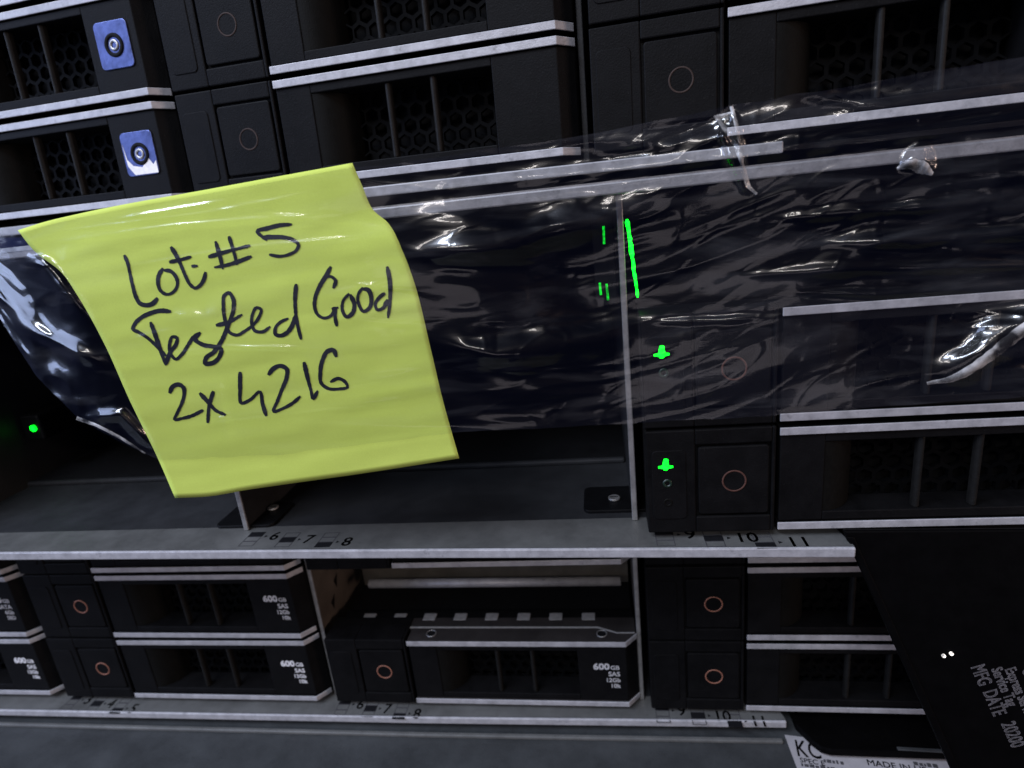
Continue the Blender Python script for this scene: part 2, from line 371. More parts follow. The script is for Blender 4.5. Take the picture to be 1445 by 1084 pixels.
# lit light pipe in the empty bay; dim green rods are reflections built to glow
link('light_pipe', pipe().mesh('light_pipe', 'green'), mid)
for a, b, m in (((303.1, 14, -6.8), (303.0, 14, -11.0), 'green_reflection'), ((301.4, 14, -20.2), (301.5, 14, -23.2), 'green_reflection'), ((303.0, 14, -20.6), (303.2, 14, -24.6), 'green_reflection')):
    link('led_or_reflection', MB().tube(a, b, 0.30).mesh('led_or_reflection', m), mid)
link('reflection_bracket', MB().box(300.3, 305.6, 14.5, 16, -26, -3).mesh('reflection_bracket', 'void'), mid, 0.3)  # dark backing added to carry the glowing reflections
pl = aty(46, 605, 50)
link('led_or_reflection', MB().tube(pl, pl+np.array([0, 2, 0]), 1.15).mesh('led_or_reflection', 'green'), mid)
link('led_housing', MB().box(pl[0]-5, pl[0]+3.0, pl[1]+0.6, pl[1]+30, pl[2]-5, pl[2]+5).mesh('led_housing', 'plastic2'), mid, 0.8)

# ------------------------------------------------------------------ drive carriers
_me = {}
def cached(key, fn):
    if key not in _me: _me[key] = fn()
    return _me[key]
T2 = 0.95                                     # half thickness of a silver edge strip
def strip_poly(d):
    a = [(0.0, 0), (LEN, 0), (79.2, 4.4)]
    return a + [(79.2-d*0.4, 4.4+d), (LEN-d*0.4, d), (0, d)]
def m_frame():
    b = MB(); z1, z0 = -T2-0.15, -HGT+T2+0.15
    b.box(0.3, 10.2, 0.7, 13, z0, z1)
    b.box(10.2, 59, 0.7, 9, z1-2.1, z1); b.box(10.2, 59, 0.7, 9, z0, z0+2.3)
    b.prism([(59, 0.7), (LEN-0.2, 0.7), (79.0, 4.9), (79.0, 13), (59, 13)], z0, z1)
    return b.mesh('grille_frame', 'plastic')
def m_scoop():
    z1, z0 = -T2-2.3, -HGT+T2+2.5
    c = [(10.25+9.0*math.sin(a), 1.0+11.0*(1-math.cos(a))) for a in np.linspace(0.0, math.pi/2, 25)]
    return MB().prism(c + [(10.25, 12.0)], z0, z1).mesh('scoop', 'scoop')
def m_bar():
    z1, z0 = -T2-2.2, -HGT+T2+2.4
    return MB().prism([(0.8*math.cos(a), 2.4-1.1*math.sin(a)) for a in np.linspace(0, math.pi, 9)][::-1] + [(0.8, 3.4), (-0.8, 3.4)][::1], z0, z1).mesh('grille_bar', 'bar')
def m_hex():
    b = MB(); pit = 4.3; R = pit/math.sqrt(3); z1, z0 = -T2-2.2, -HGT+T2+2.4
    for j in range(5):
        for i in range(10):
            cx = 20.5+pit*(i+0.5*(j % 2)); cz = z1-2.2-j*pit*0.866
            if cx > 58: continue
            vs = []
            for (rr, y) in ((R, 9.2), (R*0.78, 9.2), (R*0.78, 10.6)):
                for k in range(6):
                    a = math.radians(60*k+30); vs.append((cx+rr*math.cos(a), y, cz+rr*math.sin(a)))
            fs = []
            for k in range(6):
                n = (k+1) % 6; fs += [(k, n, 6+n, 6+k), (6+k, 6+n, 12+n, 12+k)]
            b.add(vs, fs)
    return b.mesh('honeycomb_grille', 'hex')
def m_body():
    b = MB(); b.box(-29.5, 78, 13.2, 118, -HGT+1.2, -1.6)
    return b.mesh('drive_body', 'void')
def m_lid(z, mat='plastic'):
    def f():
        p = [(0.1, 0.45), (LEN-0.1, 0.45), (78.8, 4.8), (78.8, 7.2), (0.1, 7.2)]
        q = [(-29, 7.2), (78.8, 7.2), (78.8, 13), (-29, 13)]
        return MB().prism(p, z-T2+0.12, z+T2-0.12).prism(q, z-T2+0.12, z+T2-0.3).mesh('lid', mat)
    return f
def m_strip(z):
    return lambda: MB().prism(strip_poly(0.42), z-T2, z+T2).mesh('edge_strip', 'silver')
def m_block():
    b = MB(); x0, x1 = -30.6, -0.7; z1, z0 = 1.35, -HGT-1.35
    y0 = 0.35; bx0, bx1, bz0, bz1 = -19.0, -1.6, -21.6, -2.6
    b.box(x0, bx0, y0, 9, z0, z1); b.box(bx1, x1, y0, 9, z0, z1)
    b.box(bx0, bx1, y0, 9, bz1, z1); b.box(bx0, bx1, y0, 9, z0, bz0)
    b.box(x0+0.2, x1-0.2, 1.6, 12.9, z0+0.2, z1-0.2)
    return b.mesh('release_block', 'plastic')
def m_button():
    return MB().prism_y(rrect(-18.35, -2.2, -21.0, -3.2, 0.8), 0.30, 1.7).mesh('release_button', 'plastic')
def m_ring(mat): return MB().torus_y(-10.1, 0.28, -12.2, 2.65, 0.22).mesh('ring_mark', mat, True)
def m_dimple(): return MB().torus_y(-10.1, 0.36, -12.2, 4.6, 0.35).mesh('ring_hollow', 'plastic', True)
def m_panel(): return MB().prism_y(rrect(-29.3, -21.2, -22.0, -3.6, 1.3), 0.12, 0.5).mesh('indicator_panel', 'plastic')
def m_text(lines):
    def f():
        b = MB(); y = 0.66
        zs = (-10.6, -13.3, -15.7, -18.1)
        gb = lines[0]
        add_text(b, 'GB', 1.6, lambda a, c: (72.6+a, y, zs[0]+c), 'R', bold=0.08)
        add_text(b, gb, 2.35, lambda a, c: (69.2+a, y, zs[0]+c), 'R', bold=0.22, xs=1.08)
        for s, z, h in zip(lines[1:], zs[1:], (1.75, 1.55, 1.6)):
            add_text(b, s, h, lambda a, c: (72.7+a, y, z+c), 'R', bold=0.10)
        return b.mesh('capacity_print', 'print_w')
    return f
def m_led_cross():
    b = MB(); x, z = -26.0, -7.1; y0, y1 = 0.0, 0.2
    b.prism_y([(x-1.75, z-0.95), (x-0.6, z-1.15), (x-0.45, z-1.55), (x+0.4, z-1.5), (x+0.6, z-1.1), (x+1.75, z-0.9), (x+1.7, z-0.45), (x+0.75, z-0.35), (x+0.6, z+1.25), (x+0.25, z+1.45), (x-0.4, z+1.35), (x-0.75, z-0.3), (x-1.7, z-0.5)], y0, y1)
    return b.mesh('power_led', 'green')
def m_foil():
    pts = rrect(62.0, 72.8, -17.8, -6.0, 1.3); return MB().prism_y(pts, 0.35, 0.68).mesh('foil_patch', 'foil')

PROTO = {}
def carrier(key, c, r, label, group, text=None, led=False, foil=None, lid_detail=False):
    loc, eul, P = FRAME[key]
    t = empty('drive_carrier', loc + eul.to_matrix() @ Vector((c*P, 0, -r*ROW)), eul)
    t.location.y += random.uniform(-0.25, 0.25)*S; t.location.x += random.uniform(-0.2, 0.2)*S
    t.rotation_euler.z += random.uniform(-0.004, 0.004); t.rotation_euler.y += random.uniform(-0.002, 0.002)
    tag(t, label, 'drive carrier', group)
    link('drive_body', cached('body', m_body), t)
    link('grille_frame', cached('frame', m_frame), t, 0.25)
    link('scoop', cached('scoop', m_scoop), t)
    for x in (31.2, 43.4):
        link('grille_bar', cached('bar', m_bar), t, 0.3).location.x = x*S
    link('honeycomb_grille', cached('hex', m_hex), t)
    for z in (0.0, -HGT):
        link('lid', cached(('lid', z, lid_detail), m_lid(z, 'lid_metal' if lid_detail else 'plastic')), t, 0.12)
        link('edge_strip', cached(('strip', z), m_strip(z)), t, 0.16)
    b = link('release_block', cached('block', m_block), t, 0.35)
    bt = link('release_button', cached('button', m_button), t, 0.3)
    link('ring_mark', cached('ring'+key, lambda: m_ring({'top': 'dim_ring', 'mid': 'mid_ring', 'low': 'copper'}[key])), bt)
    ip = link('indicator_panel', cached('panel', m_panel), t, 0.2)
    if text: link('capacity_print', cached(text, m_text(text)), t)
    if led:
        link('power_led', cached('cross', m_led_cross), ip)
        for z, m in ((-12.2, 'led_off'), (-17.4, 'scoop')):
            link('status_icon', cached(('ico', z), lambda z=z, m=m: MB().torus_y(-25.7, 0.10, z, 0.85, 0.28, 16, 6).mesh('status_icon', m)), ip)
    if foil:
        f = link('foil_patch', cached('foil', m_foil), t, 0.15)
        link('foil_ring', cached('fring', lambda: MB().torus_y(67.6, 0.30, -12.0, 2.5, 0.55).mesh('foil_ring', 'void', True)), f)
        link('foil_hub', cached('fhub', lambda: MB().torus_y(67.6, 0.28, -12.0, 1.1, 0.4).mesh('foil_hub', 'steel', True)), f)
        if foil == 'peeled':
            pp = [(62.4, -9.0), (63.0, -13.2), (64.6, -15.0), (67.6, -15.6), (70.0, -13.2), (71.4, -15.2), (72.5, -14.2), (72.5, -17.5), (64.6, -17.5), (62.8, -15.0)]
            link('bare_foil', cached('bare', lambda: MB().prism_y(pp[::-1], 0.27, 0.345).mesh('bare_foil', 'pale_foil')), f)
    if lid_detail:
        for x in (8.0, 67.5):
            h = link('screw_hole', MB().disc_z(x, 4.4, T2-0.12, T2-0.06, 1.55).mesh('screw_hole', 'void'), t)
            link('hole_rim', MB().ring_z(x, 4.4, T2-0.08, 1.65, 0.16).mesh('hole_rim', 'steel', True), h)
        link('lid_rear_edge', MB().prism([(-24, 7.3), (66, 7.3), (72.5, 4.6), (78.4, 4.6), (78.4, 5.0), (72.7, 5.0), (66.2, 7.8), (-24, 7.8)], T2-0.25, T2+0.05).mesh('lid_rear_edge', 'pad'), t)
        me = MB().box(-2.3, 2.3, 11.6, 15.4, 0.3, 0.75).mesh('contact_pad', 'pad')
        for u in (522, 565, 607, 650, 694, 739, 784, 830):
            q = atz(u, 868, OL[2]-55.2) - OL
            link('contact_pad', me, t, 0.15).location.x = (q[0]-c*P)*S
        link('pad_rail', MB().box(-28, 78.5, 8.2, 17.5, -1.5, 0.32).mesh('pad_rail', 'plastic2'), t, 0.2)
    return t

GT, GM, GL = 'drive carriers in the topmost server', 'drive carriers in the middle server', 'drive carriers in the lowest server'
carrier('top', 1, 0, 'black drive carrier showing only its silver lower edge in the top left corner', GT)
carrier('top', 1, 1, 'black drive carrier with solid blue square foil patch, top left', GT, foil='whole')
carrier('top', 1, 2, 'black drive carrier with half peeled blue foil patch, just above the yellow note', GT, foil='peeled')
carrier('top', 2, 1, 'black drive carrier cut by the top edge of the picture, left of centre', GT)
carrier('top', 2, 2, 'black honeycomb drive carrier just above the right half of the yellow note', GT)
carrier('top', 3, 1, 'black drive carrier showing only its release block at the top edge, right', GT)
carrier('top', 3, 2, 'dark drive carrier at the top right, partly behind the upper tape edge', GT)
carrier('mid', 3, 1, 'upper of two carriers with lit green crosses, covered by clear tape', GM, led=True)
carrier('mid', 3, 2, 'lower of two carriers with lit green crosses, below the tape', GM, led=True)
SAS = ('600', 'SAS', '12Gb', '10k'); SSD = ('480', 'SATA', '6Gb', 'SSD')
carrier('low', 0, 0, 'black carrier showing only a silver edge at the left border, under the middle tray', GL)
carrier('low', 0, 1, 'black carrier printed SATA SSD at the left border', GL, SSD)
carrier('low', 0, 2, 'black 600 GB carrier cut by the left border, lowest row', GL, SAS)
carrier('low', 1, 0, 'black carrier mostly hidden under the middle tray lip, left of the empty slot', GL)
carrier('low', 1, 1, 'black 600 GB carrier, middle row, left of the empty slot', GL, SAS)
carrier('low', 1, 2, 'black 600 GB carrier, lowest row, left of the drive below the empty slot', GL, SAS)
carrier('low', 2, 0, 'black carrier showing only its silver lower edge above the empty slot', GL)
carrier('low', 2, 2, 'black 600 GB drive carrier with exposed lid below the empty slot', GL, SAS, lid_detail=True)
carrier('low', 3, 0, 'black carrier showing only its lower edge above the two right-hand copper-ringed carriers', GL)
carrier('low', 3, 1, 'upper of the two copper-ringed carriers left of the black hanging tag', GL)
carrier('low', 3, 2, 'lower of the two copper-ringed carriers left of the black hanging tag', GL)

# inside of the empty slot in the lowest server
cb = atz(700, 822, OL[2]-50) - OL
link('bay_crossbar', MB().tube((205, cb[1], -50.0), (302, cb[1], -50.0), 1.7, 16).mesh('bay_crossbar', 'silver', True), low)
link('bay_rear_plate', MB().box(199, 305, cb[1]+8, cb[1]+9.5, -56, -27).mesh('bay_rear_plate', 'wall'), low)
for i, (a, b) in enumerate(((16, -34), (20, -44), (15, -50))):
    x = 306.9-PITCH+0.57
    link('wall_notch', MB().add([(x, a, b), (x, a+4, b+1.5), (x, a+1.5, b-4)], [(0, 1, 2)]).mesh('wall_notch', 'void'), low)
# black shelf at the right front corner of the lowest server
sh = [tuple((atz(u, v, OL[2]-88.0)-OL)[:2]) for u, v in ((1122, 1030), (1132, 1040), (1146, 1054), (1158, 1063), (1172, 1067), (1250, 1070), (1345, 1073), (1480, 1076))]
sh = [(sh[0][0], 11)] + sh + [(sh[-1][0], 11)]
link('corner_shelf', MB().prism(sh, -88.0, -85.6).mesh('corner_shelf', 'tag'), low, 0.5)
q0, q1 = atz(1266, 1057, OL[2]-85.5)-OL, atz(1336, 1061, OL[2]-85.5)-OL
link('shelf_glint_strip', MB().prism([(q0[0], q0[1]-0.6), (q1[0], q1[1]-0.6), (q1[0], q1[1]+0.6), (q0[0], q0[1]+0.6)], -85.58, -85.1).mesh('shelf_glint_strip', 'lid'), low, 0.2)  # paler strip put in as the highlight on the shelf edge

# ------------------------------------------------------------------ the lid of the unit underneath
lidz = OL[2]-89.6
lid = tag(empty('server_lid', (230, 30, lidz)), 'dark grey metal lid under the lowest server along the bottom edge', 'lid')
link('lid_sheet', MB().box(-330, 330, -110, 200, -1.2, 0).mesh('lid_sheet', 'lid'), lid, 0.3)
link('lid_bead', MB().prism([(-330, -8.4), (0, -6.8), (121, -5.2), (121, -3.6), (0, -5.2), (-330, -6.8)], 0.0, 1.3).mesh('lid_bead', 'floor'), lid, 0.4)

# ------------------------------------------------------------------ regulatory sticker on that lid
zc = lidz+0.10
st = tag(empty('sticker', atz(1200, 1078, zc)), 'white regulatory sticker with KC mark at the bottom edge', 'sticker')
base = np.array(st.location)/S
c4 = [atz(u, v, zc)-base for u, v in ((1107, 1037), (1140, 1125), (1360, 1125), (1336, 1066))]
ex = c4[3]-c4[0]; ex = ex/np.linalg.norm(ex); ey = np.array([-ex[1], ex[0], 0])
link('sticker_sheet', MB().prism([(p[0], p[1]) for p in c4], -0.05, 0.05).mesh('sticker_sheet', 'sticker'), st)
pm = MB()
def on_sticker(u, v, z=0.08):
    p0 = atz(u, v, zc)-base
    return lambda a, b: p0 + ex*a + ey*b + np.array([0, 0, z])
add_text(pm, 'KC', 6.2, on_sticker(1124, 1067), bold=0.1, xs=0.62)
add_text(pm, 'SPEC E', 1.7, on_sticker(1129, 1076), bold=0.06)
for (u0, v0, u1) in ((1163, 1076, 1192), (1131, 1081.5, 1208), (1290, 1080, 1330)):      # rows of print too small to read
    f0 = on_sticker(u0, v0); k = 0
    while k < (u1-u0)*0.17:
        l_ = 0.5+0.9*random.random(); h_ = 0.9+0.5*random.random()
        pm.add([f0(k, 0), f0(k+l_, 0), f0(k+l_, h_), f0(k, h_)], [(0, 1, 2, 3)]); k += l_+0.25+0.3*random.random()
add_text(pm, 'MADE IN US', 2.1, on_sticker(1224, 1080), bold=0.06)
link('sticker_print', pm.mesh('sticker_print', 'print_soft'), st)

# ------------------------------------------------------------------ black tag hanging at the right
TL, TR = aty(1190, 749, -2.0), aty(1520, 747, -4.0)
BL = aty(1362, 1130, -14.0); BR = BL + (TR-TL)*1.1
tg = tag(empty('pull_out_tag', TL), 'black plastic tag with white lettering hanging at the lower right', 'tag')
def tagp(s, t, d=0.0):
    p = (TL*(1-s)+TR*s)*(1-t) + (BL*(1-s)+BR*s)*t
    n = np.cross(TR-TL, BL-TL); n = n/np.linalg.norm(n)
    if n[1] > 0: n = -n
    return p + n*d - TL
def slab(s0, s1, t0, t1, d0, d1):
    return MB().add([tagp(s, t, d) for d in (d0, d1) for s, t in ((s0, t0), (s1, t0), (s1, t1), (s0, t1))],
                    [(0, 1, 2, 3), (7, 6, 5, 4), (0, 4, 5, 1), (1, 5, 6, 2), (2, 6, 7, 3), (3, 7, 4, 0)])
link('tag_plate', slab(0, 1, 0, 1, -1.6, 0).mesh('tag_plate', 'tag'), tg, 0.5)
link('tag_rim', slab(0.0, 0.035, 0.02, 1, 0.02, 0.6).mesh('tag_rim', 'tag'), tg, 0.25)
tw = MB(); dn = (BL-TL)/np.linalg.norm(BL-TL); rt = (TR-TL); rt = rt - dn*rt.dot(dn); rt = rt/np.linalg.norm(rt)
nn = np.cross(rt, dn); nn = nn if nn[1] < 0 else -nn
def on_tag(u, v):
    d = ray(u, v); k = (TL-CAM).dot(nn)/d.dot(nn); p0 = CAM + d*k - TL
    return lambda a, b: p0 + dn*a + rt*b + nn*0.06
add_text(tw, 'MFG', 3.0, on_tag(1369, 941), bold=0.12, xs=0.62); add_text(tw, 'DATE', 3.0, on_tag(1386, 976), bold=0.12, xs=0.62)
add_text(tw, '20200', 3.0, on_tag(1412, 1021), bold=0.12, xs=0.62)
add_text(tw, 'Service Tag', 2.3, on_tag(1398, 944), bold=0.12, xs=0.66)
add_text(tw, 'Express Service', 2.3, on_tag(1417, 944), bold=0.12, xs=0.66)
add_text(tw, 'Code', 2.3, on_tag(1441, 945), bold=0.12, xs=0.66)
link('tag_lettering', tw.mesh('tag_lettering', 'tag_print'), tg)
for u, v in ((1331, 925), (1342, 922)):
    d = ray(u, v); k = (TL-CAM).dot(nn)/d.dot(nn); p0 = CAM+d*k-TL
    link('tag_white_dot', MB().tube(p0, p0+nn*0.35, 0.42).mesh('tag_white_dot', 'white_emit'), tg)  # two small white dots with an emissive surface

# ------------------------------------------------------------------ value noise for the wrinkles
_tab = rng.rand(64, 64)
def vnoise(x, y):
    xi = np.floor(x).astype(int); yi = np.floor(y).astype(int); fx = x-xi; fy = y-yi
    fx = fx*fx*(3-2*fx); fy = fy*fy*(3-2*fy); g = lambda a, b: _tab[a % 64, b % 64]
    return (g(xi, yi)*(1-fx)+g(xi+1, yi)*fx)*(1-fy) + (g(xi, yi+1)*(1-fx)+g(xi+1, yi+1)*fx)*fy - 0.5
def ridged(x, y): return 1-2*np.abs(vnoise(x, y))
def sstep(a, b, x): t = np.clip((x-a)/(b-a), 0, 1); return t*t*(3-2*t)

# ------------------------------------------------------------------ the sticky note
def curve(pts, n):
    """smooth curve through points, resampled evenly"""
    p = np.array(pts, float); d = np.r_[0, np.cumsum(np.linalg.norm(np.diff(p, axis=0), axis=1))]
    t = np.linspace(0, d[-1], n*4); out = np.zeros((len(t), 2))
    m = np.zeros_like(p)
    for k in range(2): m[:, k] = np.gradient(p[:, k], d)
    i = np.clip(np.searchsorted(d, t, 'right')-1, 0, len(p)-2); h = (d[i+1]-d[i])[:, None]; s = ((t-d[i])[:, None])/h
    out = (2*s**3-3*s**2+1)*p[i] + (s**3-2*s**2+s)*h*m[i] + (-2*s**3+3*s**2)*p[i+1] + (s**3-s**2)*h*m[i+1]
    d2 = np.r_[0, np.cumsum(np.linalg.norm(np.diff(out, axis=0), axis=1))]; tt = np.linspace(0, d2[-1], n)
    return np.stack([np.interp(tt, d2, out[:, k]) for k in range(2)], 1)
NT = 61
eT = curve([(25, 325), (60, 314), (110, 302), (300, 266), (497, 230)], NT)
eB = curve([(247, 703), (300, 700), (345, 692), (400, 684), (500, 670), (648, 647)], NT)
eL = curve([(25, 325), (47, 353), (89, 387), (108, 415), (148, 487), (182, 563), (225, 652), (247, 703)], NT)
eR = curve([(497, 230), (511, 262), (527, 297), (547, 314), (568, 354), (581, 388), (608, 493), (624, 561), (648, 647)], NT)
def note_depth(u, v):
    vt = 329 - 0.199*u; vb = 737 - 0.139*u; t = (v-vt)/(vb-vt)
    return -17.5 + 8.0*t + 1.6*np.sin(np.clip(t, 0, 1)*math.pi)*-1 + 0.7*np.exp(-((t-0.17)/0.07)**2)*sstep(380, 540, u) + 0.6*np.exp(-((t-0.1)/0.08)**2)*(1-sstep(40, 160, u))
s = np.linspace(0, 1, NT)[None, :, None]; t = np.linspace(0, 1, NT)[:, None, None]
uv = (1-t)*eT[None] + t*eB[None] + (1-s)*eL[:, None] + s*eR[:, None] - ((1-s)*(1-t)*eT[0]+s*(1-t)*eT[-1]+(1-s)*t*eB[0]+s*t*eB[-1])
def note_point(u, v, lift=0.0):
    y = float(note_depth(u, v)) - lift
    w_ = v + 0.19*u
    y += 0.30*float(vnoise(np.array(u/190.0+2), np.array(w_/15.0))) + 0.16*float(vnoise(np.array(u/45.0), np.array(w_/9.0)))
    return aty(u, v, y)
NB = note_point(400, 690); NB = np.array([NB[0], NB[1], NB[2]])
nb = MB(); nb.add([note_point(*uv[i, j])-NB for i in range(NT) for j in range(NT)],
                  [(i*NT+j, (i+1)*NT+j, (i+1)*NT+j+1, i*NT+j+1) for i in range(NT-1) for j in range(NT-1)])
note = tag(empty('sticky_note', NB), 'yellow-green sticky note with black handwriting under clear tape', 'sticky note')
sheet = link('paper_sheet', nb.mesh('paper_sheet', 'note', True), note)
sol = sheet.modifiers.new('thickness', 'SOLIDIFY'); sol.thickness = 0.06*S; sol.offset = -1

K = 0.38754
strokes = [
 [(195,208),(205,232),(215,275),(225,320),(238,362),(252,383),(272,389),(298,383),(314,364)],
 [(334,256),(320,280),(317,310),(328,338),(350,350),(374,340),(388,312),(380,282),(360,264),(340,262)],
 [(365,178),(380,202),(400,242),(418,285),(435,315),(452,327),(472,315),(484,295),(490,270)],
 [(360,232),(405,222),(436,213)], [(441,247),(459,246)],
 [(527,158),(540,202),(553,256)], [(576,140),(590,185),(605,240)],
 [(502,213),(530,205),(580,190),(620,180),(650,172)], [(524,251),(560,245),(610,230),(656,212)],
 [(803,95),(760,98),(720,108),(678,122),(695,138),(712,152)], [(700,141),(735,141),(775,142),(810,152),(829,170),(820,190),(795,204),(760,211),(724,205)],
 [(362,412),(328,409),(290,418),(255,435),(234,455),(226,476),(248,488),(284,512),(318,545),(345,572)],
 [(290,452),(305,492),(325,550),(345,606)],
 [(345,604),(362,560),(384,528),(386,508),(370,504),(360,526),(364,568),(382,586),(404,568),(428,532),(448,504),(470,490)],
 [(470,490),(452,512),(478,532),(520,540),(546,548),(540,578),(514,600),(488,600),(492,582),(520,560),(548,520),(572,462),(592,402),(590,364),(574,344),(560,352),(555,392),(562,446),(580,490),(604,498),(632,484),(662,462),(686,430),(692,404),(676,398),(662,420),(658,452),(670,482),(698,486),(724,468)],
 [(530,462),(572,452),(622,424)],
 [(790,438),(764,450),(744,474),(746,496),(764,500),(788,488),(808,458),(818,424)],
 [(820,314),(816,370),(820,430),(830,482),(838,512)],
 [(946,250),(930,280),(906,320),(890,360),(888,400),(900,425),(922,436),(946,428),(962,402)],
 [(922,288),(944,284),(964,300),(956,326)], [(952,404),(972,398)], [(964,398),(962,432),(968,464)],
 [(1012,348),(992,372),(990,412),(1004,432),(1024,420),(1032,386),(1018,352)],
 [(1062,326),(1046,350),(1050,390),(1066,412),(1086,400),(1094,364),(1080,332),(1062,330)],
 [(1142,346),(1122,362),(1108,388),(1116,406),(1136,400),(1152,370)], [(1152,250),(1161,300),(1162,370),(1155,434)],
 [(360,708),(370,686),(394,678),(410,690),(412,716),(402,750),(386,784),(377,806),(402,802),(440,792),(480,772)],
 [(470,710),(496,738),(530,774),(562,788)], [(518,704),(504,752),(498,816)],
 [(616,634),(616,690),(622,746),(652,734),(688,704),(698,750),(711,791)],
 [(720,642),(735,622),(764,610),(786,622),(786,650),(770,692),(752,738),(738,776),(774,764),(810,744),(834,722)],
 [(849,598),(861,650),(874,700),(882,730),(898,702)],
 [(966,576),(955,552),(936,556),(916,590),(908,634),(912,674),(936,692),(976,694),(1008,686),(1000,670),(974,656),(946,668)],
]
hb = MB()
for st_ in strokes:
    ln = sum(math.dist(st_[i], st_[i+1]) for i in range(len(st_)-1))
    n = max(6, int(ln/6)); c = curve(st_, n) if len(st_) > 2 else np.linspace(st_[0], st_[1], n)
    tg_ = np.gradient(c, axis=0); tg_ /= np.linalg.norm(tg_, axis=1)[:, None]+1e-9
    ph = random.random()*9
    wd = 7.9*(0.9+0.16*np.sin(np.linspace(0, 5, n)+ph)+0.05*rng.randn(n))
    for e, f in ((0, 0.55), (1, 0.85), (n-1, 0.5), (n-2, 0.8)): wd[e] *= f
    c[0] -= tg_[0]*2.5; c[-1] += tg_[-1]*2.5
    nr = np.stack([-tg_[:, 1], tg_[:, 0]], 1)
    vs = []
    for i in range(n):
        for sgn in (-1, 1):
            q = c[i] + nr[i]*wd[i]*sgn
            vs.append(note_point(100+K*q[0], 280+K*q[1], 0.10)-NB)
    hb.add(vs, [(2*i, 2*i+1, 2*i+3, 2*i+2) for i in range(n-1)])
link('handwriting', hb.mesh('handwriting', 'ink'), note)

# ------------------------------------------------------------------ clear packing tape
NU, NV = 720, 280
U = np.linspace(-70, 1580, NU)
vt = np.interp(U, [-70, 0, 25, 60, 110, 300, 497, 540, 850, 1030, 1110, 1250, 1445, 1580], [340, 330, 330, 320, 308, 272, 236, 234, 187, 150, 136, 112, 80, 60])
vb = np.interp(U, [-70, 0, 50, 110, 165, 225, 400, 640, 880, 1100, 1250, 1445, 1580], [380, 450, 530, 590, 622, 650, 641, 611, 598, 586, 574, 560, 555])
yt = np.interp(U, [-70, 0, 110, 520, 600, 700, 850, 1000, 1250, 1580], [-6, -10, -17, -17, -14.5, -11, -7, -5.5, -7, -8])
yb = np.interp(U, [-70, 0, 110, 225, 640, 720, 880, 1580], [-6, -8, -11.5, -12, -10, -8.5, -4.2, -3.5])
T = np.linspace(0, 1, NV)
UU, TT = np.meshgrid(U, T)
VV = vt[None]*(1-TT) + vb[None]*TT
VV = VV + 2.5*vnoise(UU/23, TT*0+3.3)*np.exp(-((TT-1)/0.04)**2) + 5*vnoise(UU/40, TT*0+8.3)*np.exp(-(TT/0.05)**2)*sstep(560, 700, UU)
YY = yt[None]*(1-TT)+yb[None]*TT
onnote = sstep(20, 90, UU+0.45*(330-VV))*0 + 1
# how far over the paper a point of the tape is (1 on it, 0 well clear of it)
ul = np.interp(VV.ravel(), eL[:, 1], eL[:, 0]).reshape(VV.shape); ur = np.interp(VV.ravel(), eR[:, 1], eR[:, 0]).reshape(VV.shape)
on = sstep(-70, -6, UU-ul)*(1-sstep(4, 240, UU-ur))
YY = YY*(1-on) + (note_depth(UU, VV)-0.45)*on
# long lengthwise folds
amp_r = sstep(-10, 120, UU-ur); amp_l = 1-sstep(-60, 0, UU-ul)
sk = TT*9 + 0.9*np.sin(UU/170.0)
W = 1.1*vnoise(UU/260+5, sk*0.55) + 0.55*vnoise(UU/150, sk*1.3+9) + 0.12*ridged(UU/90+2, sk*2.6) + 0.022*vnoise(UU/30, sk*6) + 0.03*np.maximum(ridged(UU/55+5, sk*1.7+UU/90)-0.8, 0)/0.2
Wl = 2.2*vnoise(UU/75+3, TT*4.2+UU/120) + 1.2*ridged(UU/38+7, TT*6+UU/60) + 0.35*vnoise(UU/14, TT*17)
Wn = 0.10*vnoise(UU/170+1, sk*1.1+4) + 0.10*np.maximum(ridged(UU/240+4, sk*0.9+1)-0.86, 0)/0.14 + 0.03*vnoise(UU/16, TT*40)
mid_on = (1-amp_r)*(1-amp_l)
D = 2.5*W*amp_r + Wl*amp_l + Wn*mid_on
def crease(pts, width, h):
    """sharp pinched ridge along a polyline, dying out at both ends"""
    global D
    best = np.full(UU.shape, 1e9); along = np.zeros(UU.shape)
    P_ = [np.array(q, float) for q in pts]; ls = np.r_[0, np.cumsum([np.linalg.norm(b-a) for a, b in zip(P_[:-1], P_[1:])])]
    for n_, (a, b) in enumerate(zip(P_[:-1], P_[1:])):
        ab = b-a
        k = np.clip(((UU-a[0])*ab[0]+(VV-a[1])*ab[1])/ab.dot(ab), 0, 1)
        d_ = np.hypot(UU-a[0]-k*ab[0], VV-a[1]-k*ab[1]); cl = d_ < best
        along = np.where(cl, (ls[n_]+k*(ls[n_+1]-ls[n_]))/ls[-1], along); best = np.minimum(best, d_)
    tp = sstep(0, 0.35, along)*(1-sstep(0.65, 1.0, along))
    wv = width*(0.75+0.6*vnoise(UU/35.0+width, VV/35.0)+0.25*tp)
    D = D + h*tp*np.exp(-(best/wv)**2)
crease([(1010, 165), (1050, 265), (1068, 274)], 7, 1.6)
crease([(1033, 150), (1047, 225), (1052, 262)], 6, 1.6)
crease([(1265, 240), (1300, 216), (1318, 246)], 9, 1.8)
crease([(1310, 542), (1380, 500), (1445, 462), (1560, 400)], 26, 3.2)
crease([(1060, 312), (1250, 296), (1445, 280)], 9, 0.9); crease([(1120, 345), (1300, 338), (1560, 318)], 12, 1.2); crease([(1000, 392), (1200, 380), (1560, 372)], 8, 0.8); crease([(1180, 205), (1300, 190), (1560, 150)], 8, 0.9)
crease([(820, 200), (960, 205), (1100, 170)], 12, 1.0); crease([(1100, 130), (1250, 150), (1445, 120)], 12, 1.0); crease([(900, 455), (1010, 452), (1110, 446)], 6, 0.6)
